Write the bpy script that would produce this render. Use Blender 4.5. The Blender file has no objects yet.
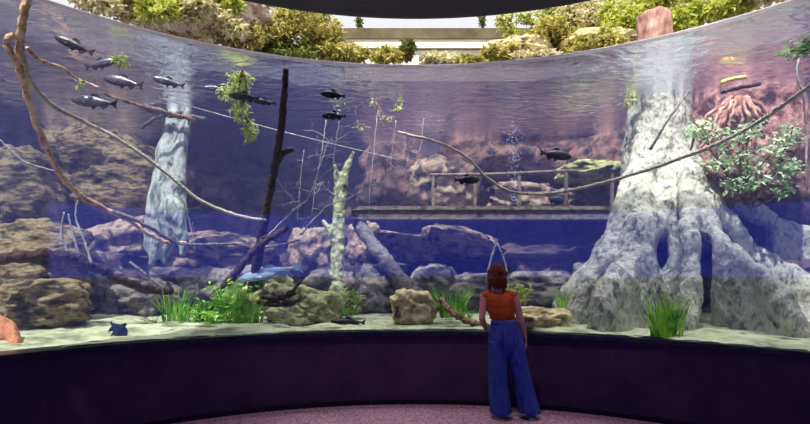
import bpy, bmesh, math, random
from mathutils import Vector, Matrix, noise, Euler
scene = bpy.context.scene
col = scene.collection
PI = math.pi
CX, CY, R = 0.13, 2.03, 4.42          # centre and radius of the round viewing room
EYE, F = 1.6, 540.0
WATER, SILL, CEIL, SAND = 4.04, 0.88, 4.63, 0.86

def P(x, y, Y):
    return Vector(((x - 405) / F * Y, Y, EYE + (270 - y) / F * Y))
def U(x, y, Y):                       # the same for things that hang below the water surface
    return P(x, y, min(Y, 2.36 * F / (270 - y)) if y < 200 else Y)
def G(x, Y, z):
    return Vector(((x - 405) / F * Y, Y, z))
def cyl(r, deg, z):                   # deg: 0 = straight ahead, positive = right
    a = math.radians(deg)
    return Vector((CX + r * math.sin(a), CY + r * math.cos(a), z))
def lin(r, g, b):
    f = lambda c: (c / 255 / 12.92) if c / 255 <= .04045 else ((c / 255 + .055) / 1.055) ** 2.4
    return (f(r), f(g), f(b), 1)

# ------------------------------------------------------------------ materials
def nodes(name):
    m = bpy.data.materials.new(name); m.use_nodes = True
    nt = m.node_tree; nt.nodes.clear()
    return m, nt, nt.nodes, nt.links
def mat(name, cols, scale=4, rough=.8, bump=.3, bscale=12, detail=8, stretch=(1, 1, 1), metal=0, spec=.3, sss=0, dist=0, coord='Object', lohi=(.36, .64)):
    m, nt, N, L = nodes(name)
    out = N.new('ShaderNodeOutputMaterial'); b = N.new('ShaderNodeBsdfPrincipled')
    L.new(b.outputs[0], out.inputs[0])
    b.inputs['Roughness'].default_value = rough; b.inputs['Metallic'].default_value = metal
    b.inputs['Specular IOR Level'].default_value = spec
    tc = N.new('ShaderNodeTexCoord'); oi = N.new('ShaderNodeObjectInfo')
    mp = N.new('ShaderNodeMapping'); mp.inputs['Scale'].default_value = stretch
    L.new(tc.outputs[coord], mp.inputs[0])
    va = N.new('ShaderNodeVectorMath'); va.operation = 'ADD'
    vs = N.new('ShaderNodeMath'); vs.operation = 'MULTIPLY'; vs.inputs[1].default_value = 37
    L.new(oi.outputs['Random'], vs.inputs[0]); L.new(mp.outputs[0], va.inputs[0]); L.new(vs.outputs[0], va.inputs[1])
    if len(cols) == 1:
        b.inputs['Base Color'].default_value = cols[0]
    else:
        n = N.new('ShaderNodeTexNoise'); n.inputs['Scale'].default_value = scale; n.inputs['Detail'].default_value = detail
        n.inputs['Roughness'].default_value = .65; n.inputs['Distortion'].default_value = dist
        L.new(va.outputs[0], n.inputs['Vector'])
        cr = N.new('ShaderNodeValToRGB'); e = cr.color_ramp.elements
        k = len(cols)
        for i, c in enumerate(cols):
            p = lohi[0] + (lohi[1] - lohi[0]) * i / (k - 1)
            if i < 2: e[i].position = p; e[i].color = c
            else:
                q = e.new(p); q.color = c
        L.new(n.outputs[0], cr.inputs[0]); L.new(cr.outputs[0], b.inputs['Base Color'])
    if bump:
        n2 = N.new('ShaderNodeTexNoise'); n2.inputs['Scale'].default_value = bscale; n2.inputs['Detail'].default_value = 6
        L.new(va.outputs[0], n2.inputs['Vector'])
        bp = N.new('ShaderNodeBump'); bp.inputs['Strength'].default_value = bump; bp.inputs['Distance'].default_value = .08
        L.new(n2.outputs[0], bp.inputs['Height']); L.new(bp.outputs[0], b.inputs['Normal'])
    return m
def leafmat(name, cols, scale=3):
    m = mat(name, cols, scale=scale, rough=.55, bump=0)
    N, L = m.node_tree.nodes, m.node_tree.links
    b = next(n for n in N if n.type == 'BSDF_PRINCIPLED'); out = next(n for n in N if n.type == 'OUTPUT_MATERIAL')
    t = N.new('ShaderNodeBsdfTranslucent'); mx = N.new('ShaderNodeMixShader'); mx.inputs[0].default_value = .4
    src = b.inputs['Base Color'].links[0].from_socket if b.inputs['Base Color'].links else None
    if src: L.new(src, t.inputs[0])
    else: t.inputs[0].default_value = cols[0]
    L.new(b.outputs[0], mx.inputs[1]); L.new(t.outputs[0], mx.inputs[2]); L.new(mx.outputs[0], out.inputs[0])
    return m
def emit(name, c, s):
    m, nt, N, L = nodes(name)
    out = N.new('ShaderNodeOutputMaterial'); e = N.new('ShaderNodeEmission')
    e.inputs[0].default_value = c; e.inputs[1].default_value = s; L.new(e.outputs[0], out.inputs[0]); return m

M = {}
M['rockwall'] = mat('rockwall', [lin(12, 12, 18), lin(40, 36, 42), lin(104, 84, 74), lin(56, 48, 54), lin(18, 16, 24)], scale=1.3, bump=.8, bscale=5, dist=.6, lohi=(.34, .66))
M['rock_tan'] = mat('rock_tan', [lin(70, 58, 44), lin(178, 160, 112), lin(226, 210, 156), lin(150, 140, 92)], scale=3.2, bump=.8, bscale=7)
M['rock_green'] = mat('rock_green', [lin(58, 62, 40), lin(140, 142, 94), lin(190, 188, 128), lin(98, 106, 64)], scale=4, bump=.8, bscale=8)
M['rock_pink'] = mat('rock_pink', [lin(30, 26, 26), lin(92, 78, 66), lin(176, 152, 124), lin(60, 52, 48)], scale=2.2, bump=.8, bscale=6, dist=.5)
M['rock_rose'] = mat('rock_rose', [lin(70, 48, 50), lin(150, 104, 98), lin(196, 150, 138), lin(110, 78, 78)], scale=4, bump=.8, bscale=9)
M['rock_bank'] = mat('rock_bank', [lin(150, 116, 110), lin(214, 184, 174), lin(240, 220, 208), lin(176, 150, 136)], scale=5, bump=.9, bscale=9, dist=.6)
M['rock_red'] = mat('rock_red', [lin(26, 22, 26), lin(86, 66, 60), lin(140, 106, 90), lin(48, 38, 42)], scale=2.2, bump=.8, bscale=6)
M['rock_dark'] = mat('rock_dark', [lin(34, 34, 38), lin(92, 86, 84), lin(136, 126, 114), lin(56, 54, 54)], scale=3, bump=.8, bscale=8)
M['rock_moss'] = mat('rock_moss', [lin(34, 30, 26), lin(104, 90, 66), lin(150, 132, 94), lin(74, 70, 46), lin(44, 38, 32)], scale=2.6, bump=.8, bscale=7, stretch=(1, 1, 2.2))
M['sand'] = mat('sand', [lin(124, 130, 98), lin(168, 174, 134), lin(196, 200, 160), lin(98, 104, 76)], scale=2.4, bump=.4, bscale=9)
M['bark_pale'] = mat('bark_pale', [lin(66, 76, 74), lin(130, 140, 134), lin(176, 182, 172), lin(146, 152, 144), lin(84, 94, 86)], scale=4.5, bump=.9, bscale=7, stretch=(1, 1, .45), dist=.7)
M['bark_tree'] = mat('bark_tree', [lin(58, 66, 60), lin(138, 140, 124), lin(196, 194, 174), lin(160, 160, 142), lin(84, 92, 80)], scale=9, bump=.9, bscale=11, stretch=(1, 1, .6), dist=.4, lohi=(.3, .7))
M['bark_birch'] = mat('bark_birch', [lin(56, 66, 44), lin(134, 142, 104), lin(176, 178, 136), lin(84, 94, 62)], scale=7, bump=.5, bscale=16)
M['bark_dark'] = mat('bark_dark', [lin(26, 20, 20), lin(80, 60, 46), lin(46, 36, 32)], scale=9, bump=.7, bscale=18)
M['bark_grey'] = mat('bark_grey', [lin(60, 58, 62), lin(120, 114, 108), lin(84, 80, 80)], scale=9, bump=.6, bscale=18)
M['bark_brown'] = mat('bark_brown', [lin(50, 38, 30), lin(122, 94, 66), lin(166, 132, 96), lin(84, 62, 44)], scale=10, bump=.7, bscale=20)
M['stump'] = mat('stump', [lin(110, 70, 60), lin(182, 136, 118), lin(220, 180, 160)], scale=5, bump=.5, bscale=12, stretch=(1, 1, .3))
M['vine'] = mat('vine', [lin(120, 88, 62), lin(206, 164, 124), lin(232, 198, 158)], scale=12, bump=.5, bscale=24)
M['rope'] = mat('rope', [lin(150, 138, 120), lin(206, 194, 172)], scale=26, bump=.6, bscale=50)
M['twig'] = mat('twig', [lin(120, 118, 120), lin(180, 176, 172)], scale=12, bump=.3)
M['steel'] = mat('steel', [lin(60, 56, 52), lin(126, 114, 98), lin(88, 80, 72)], scale=5, bump=.4, bscale=18)
M['grass'] = leafmat('grass', [lin(60, 120, 36), lin(146, 206, 70), lin(204, 238, 110)], 5)
M['grass_y'] = leafmat('grass_y', [lin(130, 150, 60), lin(206, 220, 120)], 5)
M['leaf_pale'] = leafmat('leaf_pale', [lin(96, 140, 90), lin(176, 206, 156), lin(226, 240, 214)], 4)
M['leaf_olive'] = leafmat('leaf_olive', [lin(92, 90, 34), lin(184, 174, 88), lin(236, 224, 150)], 9)
M['leaf_lime'] = leafmat('leaf_lime', [lin(96, 112, 34), lin(186, 194, 74), lin(236, 236, 150)], 9)
M['leaf_cream'] = leafmat('leaf_cream', [lin(150, 138, 96), lin(222, 212, 164), lin(250, 244, 214)], 9)
M['leaf_dark'] = leafmat('leaf_dark', [lin(60, 66, 28), lin(140, 148, 70)], 9)
M['fish_dark'] = mat('fish_dark', [lin(20, 16, 24), lin(50, 42, 56)], scale=9, rough=.35, bump=.15, bscale=60, spec=.6)
M['fish_black'] = mat('fish_black', [lin(9, 8, 12), lin(30, 26, 34)], scale=9, rough=.45, bump=.1, bscale=60)
M['fish_grey'] = mat('fish_grey', [lin(44, 42, 58), lin(88, 82, 108)], scale=9, rough=.3, bump=.15, bscale=60, spec=.7)
M['fish_blue'] = mat('fish_blue', [lin(16, 26, 56), lin(48, 70, 118)], scale=9, rough=.35, bump=.15, bscale=40)
M['fish_pale'] = mat('fish_pale', [lin(110, 140, 180), lin(190, 210, 226)], scale=6, rough=.35, bump=.15, bscale=40, stretch=(1, 3, 3))
M['fin'] = mat('fin', [lin(20, 18, 26), lin(48, 42, 58)], scale=12, rough=.5, bump=.2, bscale=50)
M['eye'] = mat('eye', [lin(8, 8, 8)], rough=.1, bump=0)
M['carpet'] = mat('carpet', [lin(120, 84, 100), lin(194, 150, 164), lin(236, 204, 212)], scale=60, detail=3, rough=1, bump=.5, bscale=120, coord='Object', spec=0)
M['panel'] = mat('panel', [lin(56, 40, 60), lin(74, 54, 74)], scale=2, rough=.6, bump=.05, bscale=30, spec=.2)
M['ledge'] = mat('ledge', [lin(26, 26, 30), lin(52, 52, 54)], scale=10, rough=.35, bump=.05)
M['black'] = mat('black', [lin(16, 14, 16)], rough=.7, bump=0)
M['ceil'] = mat('ceil', [lin(34, 30, 32), lin(44, 38, 40)], scale=1, rough=.9, bump=.1)
M['darkwall'] = mat('darkwall', [lin(24, 22, 30)], rough=.9, bump=0)
M['cream'] = mat('cream', [lin(236, 228, 198), lin(250, 244, 224)], scale=2, rough=.9, bump=.05)
M['fascia'] = mat('fascia', [lin(92, 82, 60), lin(124, 112, 86)], scale=1.5, rough=.9, bump=.1)
M['skin'] = mat('skin', [lin(186, 128, 100), lin(206, 150, 120)], scale=6, rough=.5, bump=0)
M['hair'] = mat('hair', [lin(50, 20, 12), lin(120, 48, 26), lin(78, 32, 18)], scale=14, rough=.45, bump=.8, bscale=22, stretch=(3, 3, .35))
M['top'] = mat('top', [lin(150, 62, 18), lin(190, 84, 26)], scale=5, rough=.85, bump=.15, bscale=20)
M['denim'] = mat('denim', [lin(34, 44, 104), lin(58, 74, 150), lin(44, 56, 124)], scale=7, rough=.85, bump=.3, bscale=9, stretch=(1.5, 1.5, .4))
M['shoe'] = mat('shoe', [lin(96, 82, 88), lin(140, 124, 128)], scale=8, rough=.7, bump=.1)
M['sole'] = mat('sole', [lin(170, 160, 160)], rough=.7, bump=0)
M['bubble'] = mat('bubble', [lin(170, 176, 200)], rough=.2, bump=0)
M['log_yellow'] = mat('log_yellow', [lin(180, 160, 70), lin(220, 200, 110)], scale=8, bump=.3)
M['wood_orange'] = mat('wood_orange', [lin(136, 84, 56), lin(214, 142, 104), lin(180, 112, 78)], scale=5, bump=.6, stretch=(1, 1, .5))

# ------------------------------------------------------------------ mesh builder
class MB:
    def __init__(s): s.v = []; s.f = []
    def add(s, vs, fs):
        o = len(s.v); s.v += [tuple(v) for v in vs]; s.f += [tuple(i + o for i in f) for f in fs]
    def loft(s, rings, caps=True):
        n = len(rings[0]); vs = [p for r in rings for p in r]; fs = []
        for i in range(len(rings) - 1):
            for j in range(n):
                a = i * n + j; b = i * n + (j + 1) % n
                fs.append((a, b, b + n, a + n))
        if caps:
            fs.append(tuple(range(n - 1, -1, -1))); fs.append(tuple(range((len(rings) - 1) * n, len(rings) * n)))
        s.add(vs, fs)
    def tube(s, pts, rads, seg=7, flat=1.0, up=None):
        pts = [Vector(p) for p in pts]
        if not hasattr(rads, '__len__'): rads = [rads] * len(pts)
        rings = []; prev = None
        for i, p in enumerate(pts):
            t = (pts[min(i + 1, len(pts) - 1)] - pts[max(i - 1, 0)])
            if t.length < 1e-6: t = Vector((0, 0, 1))
            t.normalize()
            if prev is None:
                ref = up or (Vector((0, 1, 0)) if abs(t.y) < .8 else Vector((1, 0, 0)))
                prev = ref
            n = (prev - t * prev.dot(t)).normalized(); prev = n; b = t.cross(n)
            rings.append([p + (n * math.cos(2 * PI * k / seg) * flat + b * math.sin(2 * PI * k / seg)) * rads[i] for k in range(seg)])
        s.loft(rings)
    def ball(s, c, r, nu=12, nv=8, rot=None):
        c = Vector(c); r = Vector(r if hasattr(r, '__len__') else (r, r, r)); vs = []
        for i in range(nv + 1):
            th = PI * (i if 0 < i < nv else (0.02 if i == 0 else nv - .02)) / nv
            for j in range(nu):
                ph = 2 * PI * j / nu
                p = Vector((r.x * math.sin(th) * math.cos(ph), r.y * math.sin(th) * math.sin(ph), r.z * math.cos(th)))
                if rot: p = rot @ p
                vs.append(c + p)
        o = []
        s.loft([vs[i * nu:(i + 1) * nu] for i in range(nv, -1, -1)])
    def cap(s, a, b, ra, rb, seg=12):
        a = Vector(a); b = Vector(b); d = (b - a)
        L = d.length; d = d / L if L > 1e-6 else Vector((0, 0, 1)); k = 4; pts = []; rr = []
        for i in range(k): an = PI / 2 * (i + .15) / k; pts.append(a - d * ra * math.cos(an)); rr.append(ra * math.sin(an))
        for i in range(5): pts.append(a.lerp(b, i / 4)); rr.append(ra + (rb - ra) * i / 4)
        for i in range(k - 1, -1, -1): an = PI / 2 * (i + .15) / k; pts.append(b + d * rb * math.cos(an)); rr.append(rb * math.sin(an))
        s.tube(pts, rr, seg)
    def chain(s, pts, rads, seg=12):
        for i in range(len(pts) - 1): s.cap(pts[i], pts[i + 1], rads[i], rads[i + 1], seg)
    def box(s, a, b):
        (x0, y0, z0), (x1, y1, z1) = a, b
        v = [(x0, y0, z0), (x1, y0, z0), (x1, y1, z0), (x0, y1, z0), (x0, y0, z1), (x1, y0, z1), (x1, y1, z1), (x0, y1, z1)]
        s.add(v, [(3, 2, 1, 0), (4, 5, 6, 7), (0, 1, 5, 4), (1, 2, 6, 5), (2, 3, 7, 6), (3, 0, 4, 7)])
    def leaf(s, p, d, n, L, w, bend=.25):
        p = Vector(p); d = d.normalized(); side = d.cross(n)
        if side.length < 1e-3: side = d.orthogonal()
        side.normalize(); n = side.cross(d)
        q = [p, p + d * L * .45 + side * w * .5 + n * L * .06, p + d * L - n * L * bend, p + d * L * .45 - side * w * .5 + n * L * .06]
        s.add(q, [(0, 1, 2, 3)])
    def obj(s, name, material, parent=None, smooth=True, loc=None, remesh=None, sm=3, disp=None, cut=None):
        me = bpy.data.meshes.new(name); 
        vs = s.v
        if loc is not None: vs = [tuple(Vector(v) - Vector(loc)) for v in vs]
        me.from_pydata(vs, [], s.f); me.validate()
        o = bpy.data.objects.new(name, me); col.objects.link(o)
        if remesh:
            bm = bmesh.new(); bm.from_mesh(me); bmesh.ops.recalc_face_normals(bm, faces=bm.faces); bm.to_mesh(me); bm.free()
            md = o.modifiers.new('r', 'REMESH'); md.mode = 'VOXEL'; md.voxel_size = remesh
            if cut:
                cm = bpy.data.meshes.new('cut'); cm.from_pydata(cut.v, [], cut.f); co_ = bpy.data.objects.new('cut', cm); col.objects.link(co_)
                bb = bmesh.new(); bb.from_mesh(cm); bmesh.ops.recalc_face_normals(bb, faces=bb.faces); bb.to_mesh(cm); bb.free()
                mc = o.modifiers.new('c', 'BOOLEAN'); mc.operation = 'DIFFERENCE'; mc.object = co_; mc.solver = 'EXACT'
                md2 = o.modifiers.new('r2', 'REMESH'); md2.mode = 'VOXEL'; md2.voxel_size = remesh
            if sm:
                m2 = o.modifiers.new('s', 'SMOOTH'); m2.iterations = sm; m2.factor = .5
            dg = bpy.context.evaluated_depsgraph_get(); dg.update()
            ne = bpy.data.meshes.new_from_object(o.evaluated_get(dg)); o.modifiers.clear(); o.data = ne
            if cut: bpy.data.objects.remove(co_)
            me = ne; me.name = name
        if disp:
            ns = [v.normal.copy() for v in me.vertices]
            for v, n in zip(me.vertices, ns): v.co = v.co + n * disp(v.co)
        me.materials.clear(); me.materials.append(material)
        if smooth: me.shade_smooth()
        if loc is not None: o.location = loc
        if parent: o.parent = parent
        return o

def tag(o, label, cat, group=None, kind=None):
    if label: o['label'] = label
    if cat: o['category'] = cat
    if group: o['group'] = group
    if kind: o['kind'] = kind
    return o
def struct(o, label=None):
    o['kind'] = 'structure'
    return o
def empty(name, loc, label, cat, group=None):
    o = bpy.data.objects.new(name, None); o.location = loc; o.empty_display_size = .1; col.objects.link(o)
    return tag(o, label, cat, group)
def spline(pts, n=8, jit=0, seed=0):
    rnd = random.Random(seed); pts = [Vector(p) for p in pts]; out = []
    for i in range(len(pts) - 1):
        p0 = pts[max(i - 1, 0)]; p1 = pts[i]; p2 = pts[i + 1]; p3 = pts[min(i + 2, len(pts) - 1)]
        for k in range(n):
            t = k / n
            out.append(.5 * ((2 * p1) + (p2 - p0) * t + (2 * p0 - 5 * p1 + 4 * p2 - p3) * t * t + (-p0 + 3 * p1 - 3 * p2 + p3) * t ** 3))
    out.append(pts[-1])
    if jit:
        for i in range(1, len(out) - 1): out[i] = out[i] + Vector((rnd.uniform(-1, 1), rnd.uniform(-1, 1), rnd.uniform(-1, 1))) * jit
    return out
def lerpr(r0, r1, n): return [r0 + (r1 - r0) * i / (n - 1) for i in range(n)]
def fbm(v, o=4): return noise.fractal(v, 1.0, 2.0, o)

# ------------------------------------------------------------------ the viewing room
def ring(r0, r1, z0, z1, a0, a1, n=96):
    mb = MB(); secs = []
    for i in range(n + 1):
        a = a0 + (a1 - a0) * i / n
        secs.append([cyl(r0, a, z0), cyl(r1, a, z0), cyl(r1, a, z1), cyl(r0, a, z1)])
    mb.loft(secs); return mb
def disk(r, z0, z1, n=128):
    mb = MB(); mb.loft([[cyl(r, 360 * i / n, z) for i in range(n)] for z in (z0, z1)]); return mb
A = 82
struct(disk(R + .25, -.1, 0).obj('floor', M['carpet'], smooth=False))
struct(disk(R + .02, CEIL, CEIL + .35).obj('ceiling', M['ceil'], smooth=False))
struct(ring(R, R + .25, 0, SILL - .05, -A, A).obj('wall_front', M['panel'], smooth=False))
struct(ring(R - .05, R + .25, SILL - .05, SILL - .005, -A, A).obj('trim_1', M['ledge'], smooth=False))
struct(ring(R - .02, R, 0, .05, -A, A).obj('shadow_gap_front', M['black'], smooth=False))  # black strip standing in for the dark shadow gap under the panel
struct(ring(R + .02, R + .07, CEIL, CEIL + .3, -A, A).obj('trim_2', M['black'], smooth=False))
# rear half of the rotunda with a second, blue lit aquarium window
B0, B1 = 98.5, 360 - 84
struct(ring(R, R + .3, 0, 1.42, A, 360 - A).obj('wall_rear', M['darkwall'], smooth=False))
struct(ring(R, R + .3, 3.12, CEIL, A, 360 - A).obj('wall_back', M['darkwall'], smooth=False))
struct(ring(R, R + .3, 1.42, 3.12, A, B0, 8).obj('wall_right', M['darkwall'], smooth=False))
struct(ring(R, R + .3, 1.42, 3.12, B1, 360 - A, 4).obj('wall_left', M['darkwall'], smooth=False))
struct(ring(R + .1, R + .2, 1.42, 3.12, B0, B1).obj('window_2', emit('blue_window', (0.02, .06, 1, 1), 1.35), smooth=False))

# curved acrylic front
m, nt, N, L = nodes('acrylic')
out = N.new('ShaderNodeOutputMaterial'); mx = N.new('ShaderNodeMixShader'); tr = N.new('ShaderNodeBsdfTransparent'); gl = N.new('ShaderNodeBsdfGlossy')
fr = N.new('ShaderNodeFresnel'); fr.inputs[0].default_value = 1.5; mu = N.new('ShaderNodeMath'); mu.operation = 'MULTIPLY'; mu.inputs[1].default_value = 1.9
tr.inputs[0].default_value = (.97, .98, 1, 1); gl.inputs['Roughness'].default_value = .0
L.new(fr.outputs[0], mu.inputs[0]); L.new(mu.outputs[0], mx.inputs[0]); L.new(tr.outputs[0], mx.inputs[1]); L.new(gl.outputs[0], mx.inputs[2]); L.new(mx.outputs[0], out.inputs[0])
mb = MB(); n = 192
for i in range(n + 1):
    a = -A + 2 * A * i / n; mb.v += [tuple(cyl(R + .03, a, SILL - .03)), tuple(cyl(R + .03, a, CEIL))]
    if i: mb.f.append((2 * i - 2, 2 * i, 2 * i + 1, 2 * i - 1))
struct(mb.obj('window_1', m))

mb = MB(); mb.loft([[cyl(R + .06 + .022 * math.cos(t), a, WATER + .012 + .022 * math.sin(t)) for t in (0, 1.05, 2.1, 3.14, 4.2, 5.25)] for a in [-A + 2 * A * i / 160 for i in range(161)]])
struct(mb.obj('waterline_glint', leafmat('meniscus_glint', [lin(255, 240, 236), lin(255, 255, 252)], 12)))  # pale ring standing in for sky light caught in the waterline meniscus
# ------------------------------------------------------------------ water
RW = 10.6
m, nt, N, L = nodes('water')
out = N.new('ShaderNodeOutputMaterial'); mx = N.new('ShaderNodeMixShader'); tr = N.new('ShaderNodeBsdfTransparent'); gl = N.new('ShaderNodeBsdfGlossy')
gl.inputs['Roughness'].default_value = .04; gl.inputs[0].default_value = (.84, .86, 1, 1)
ge = N.new('ShaderNodeNewGeometry')
dot = N.new('ShaderNodeVectorMath'); dot.operation = 'DOT_PRODUCT'; L.new(ge.outputs['Incoming'], dot.inputs[0]); L.new(ge.outputs['Normal'], dot.inputs[1])
ab = N.new('ShaderNodeMath'); ab.operation = 'ABSOLUTE'; L.new(dot.outputs['Value'], ab.inputs[0])
mr = N.new('ShaderNodeMapRange'); mr.inputs[1].default_value = .42; mr.inputs[2].default_value = .6; mr.inputs[3].default_value = .92; mr.inputs[4].default_value = .03
L.new(ab.outputs[0], mr.inputs[0])
sx = N.new('ShaderNodeSeparateXYZ'); L.new(ge.outputs['True Normal'], sx.inputs[0])
az = N.new('ShaderNodeMath'); az.operation = 'ABSOLUTE'; L.new(sx.outputs[2], az.inputs[0])
gt = N.new('ShaderNodeMath'); gt.operation = 'GREATER_THAN'; gt.inputs[1].default_value = .9; L.new(az.outputs[0], gt.inputs[0])
zz = N.new('ShaderNodeSeparateXYZ'); L.new(ge.outputs['Position'], zz.inputs[0])
g2 = N.new('ShaderNodeMath'); g2.operation = 'GREATER_THAN'; g2.inputs[1].default_value = 3.; L.new(zz.outputs[2], g2.inputs[0])
m1 = N.new('ShaderNodeMath'); m1.operation = 'MULTIPLY'; L.new(gt.outputs[0], m1.inputs[0]); L.new(g2.outputs[0], m1.inputs[1])
m2 = N.new('ShaderNodeMath'); m2.operation = 'MULTIPLY'; L.new(m1.outputs[0], m2.inputs[0]); L.new(mr.outputs[0], m2.inputs[1])
L.new(m2.outputs[0], mx.inputs[0]); L.new(tr.outputs[0], mx.inputs[1]); L.new(gl.outputs[0], mx.inputs[2]); L.new(mx.outputs[0], out.inputs[0])
wn = N.new('ShaderNodeTexNoise'); wn.inputs['Scale'].default_value = 6.5; wn.inputs['Detail'].default_value = 5; wn.inputs['Distortion'].default_value = .8
mp = N.new('ShaderNodeMapping'); mp.inputs['Scale'].default_value = (.7, 1.1, 1); L.new(ge.outputs['Position'], mp.inputs[0]); L.new(mp.outputs[0], wn.inputs['Vector'])
bp = N.new('ShaderNodeBump'); bp.inputs['Strength'].default_value = .8; bp.inputs['Distance'].default_value = .05
L.new(wn.outputs[0], bp.inputs['Height']); L.new(bp.outputs[0], gl.inputs['Normal'])
vs_ = N.new('ShaderNodeVolumeScatter'); vs_.inputs['Color'].default_value = (.36, .37, .98, 1); vs_.inputs['Density'].default_value = .042; 
va_ = N.new('ShaderNodeVolumeAbsorption'); va_.inputs['Color'].default_value = (.42, .52, .90, 1); va_.inputs['Density'].default_value = .13
ad = N.new('ShaderNodeAddShader'); L.new(vs_.outputs[0], ad.inputs[0]); L.new(va_.outputs[0], ad.inputs[1]); L.new(ad.outputs[0], out.inputs['Volume'])
o = ring(R + .06, RW, SAND - .1, WATER, -A, A).obj('aquarium_water', m, smooth=False)
tag(o, 'clear blue-violet water filling the aquarium behind the curved window', 'water', kind='stuff')

# ------------------------------------------------------------------ tank floor and rock backdrop
mb = MB(); na, nr = 220, 40
for i in range(na + 1):
    a = -A + 2 * A * i / na
    for j in range(nr + 1):
        r = R + .05 + (7.6 - R) * j / nr
        p = cyl(r, a, 0); t = j / nr
        p.z = SAND + .02 + .05 * fbm(p * 1.3) + .12 * t + .015 * fbm(p * 6)
        if j == 0: p.z = min(p.z, SAND + .03)
        mb.v.append(tuple(p))
for i in range(na):
    for j in range(nr):
        q = i * (nr + 1) + j; mb.f.append((q, q + 1, q + nr + 2, q + nr + 1))
struct(mb.obj('floor_tank', M['sand']))

PROF = [(.5, 6.6), (.9, 6.7), (1.3, 7.1), (1.75, 7.5), (2.0, 8.1), (2.3, 8.9), (3.2, 9.3), (4.2, 9.6), (5.6, 9.9), (5.85, 10.4), (6.2, 12.0), (6.6, 14.0), (6.9, 16.5)]
def prof(t):
    k = t * (len(PROF) - 1); i = min(int(k), len(PROF) - 2); f = k - i
    return PROF[i][0] * (1 - f) + PROF[i + 1][0] * f, PROF[i][1] * (1 - f) + PROF[i + 1][1] * f
mb = MB(); na, nz = 420, 170
for i in range(na + 1):
    a = -88 + 176 * i / na
    for j in range(nz + 1):
        z, r = prof(j / nz)
        p = cyl(r, a, z); q = Vector((p.x * .55, p.y * .55, p.z * .9))
        d = noise.turbulence(q, 4, False) * .9 + (1 - 2 * abs(noise.noise(q * 2.2 + Vector((7, 1, 3))))) * .28 + .10 * fbm(p * 3)
        k = 1 if z < 5.5 else .35
        p = cyl(r - (d - .55) * k * .9, a, z + (.12 * fbm(q * 3) if z > 1 else 0))
        mb.v.append(tuple(p))
for i in range(na):
    for j in range(nz):
        q = i * (nz + 1) + j; mb.f.append((q, q + 1, q + nz + 2, q + nz + 1))
struct(mb.obj('wall_tank', M['rockwall']))

# ------------------------------------------------------------------ boulders
def rock(px, py, Y, w, h, material, label, seed, name='boulder', dpt=None, rough=.22, flat=0, rot=0, group=None):
    c = P(px, py, Y); s = Y / F
    rx, rz = w * s / 2, h * s / 2; ry = dpt or (rx * .8)
    bm = bmesh.new(); bmesh.ops.create_icosphere(bm, subdivisions=5, radius=1)
    off = Vector((seed * 3.1, seed * 1.7, seed * 2.3)); Rm = Euler((0, math.radians(rot), 0)).to_matrix()
    for v in bm.verts:
        u = v.co.copy(); n = u.normalized()
        k = 1 / max(.72, (abs(n.x) ** 3 + abs(n.y) ** 3 + abs(n.z) ** 3) ** (1 / 3)) if True else 1
        d = 1 + rough * (1.2 * noise.noise(n * 1.3 + off) + .9 * (1 - 2 * abs(noise.noise(n * 2.4 + off))) * .6 + .35 * fbm(n * 4 + off))
        # crack / facet
        f = noise.cell(n * 1.6 + off) * .08
        u = n * k * .93 * (d + f - rough * .25)
        u = Vector((u.x * rx, u.y * ry, u.z * rz)); v.co = Rm @ u
    me = bpy.data.meshes.new(name); bm.to_mesh(me); bm.free(); me.materials.append(material); me.shade_smooth()
    o = bpy.data.objects.new(name, me); o.location = c; col.objects.link(o)
    return tag(o, label, 'rock', group)
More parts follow.
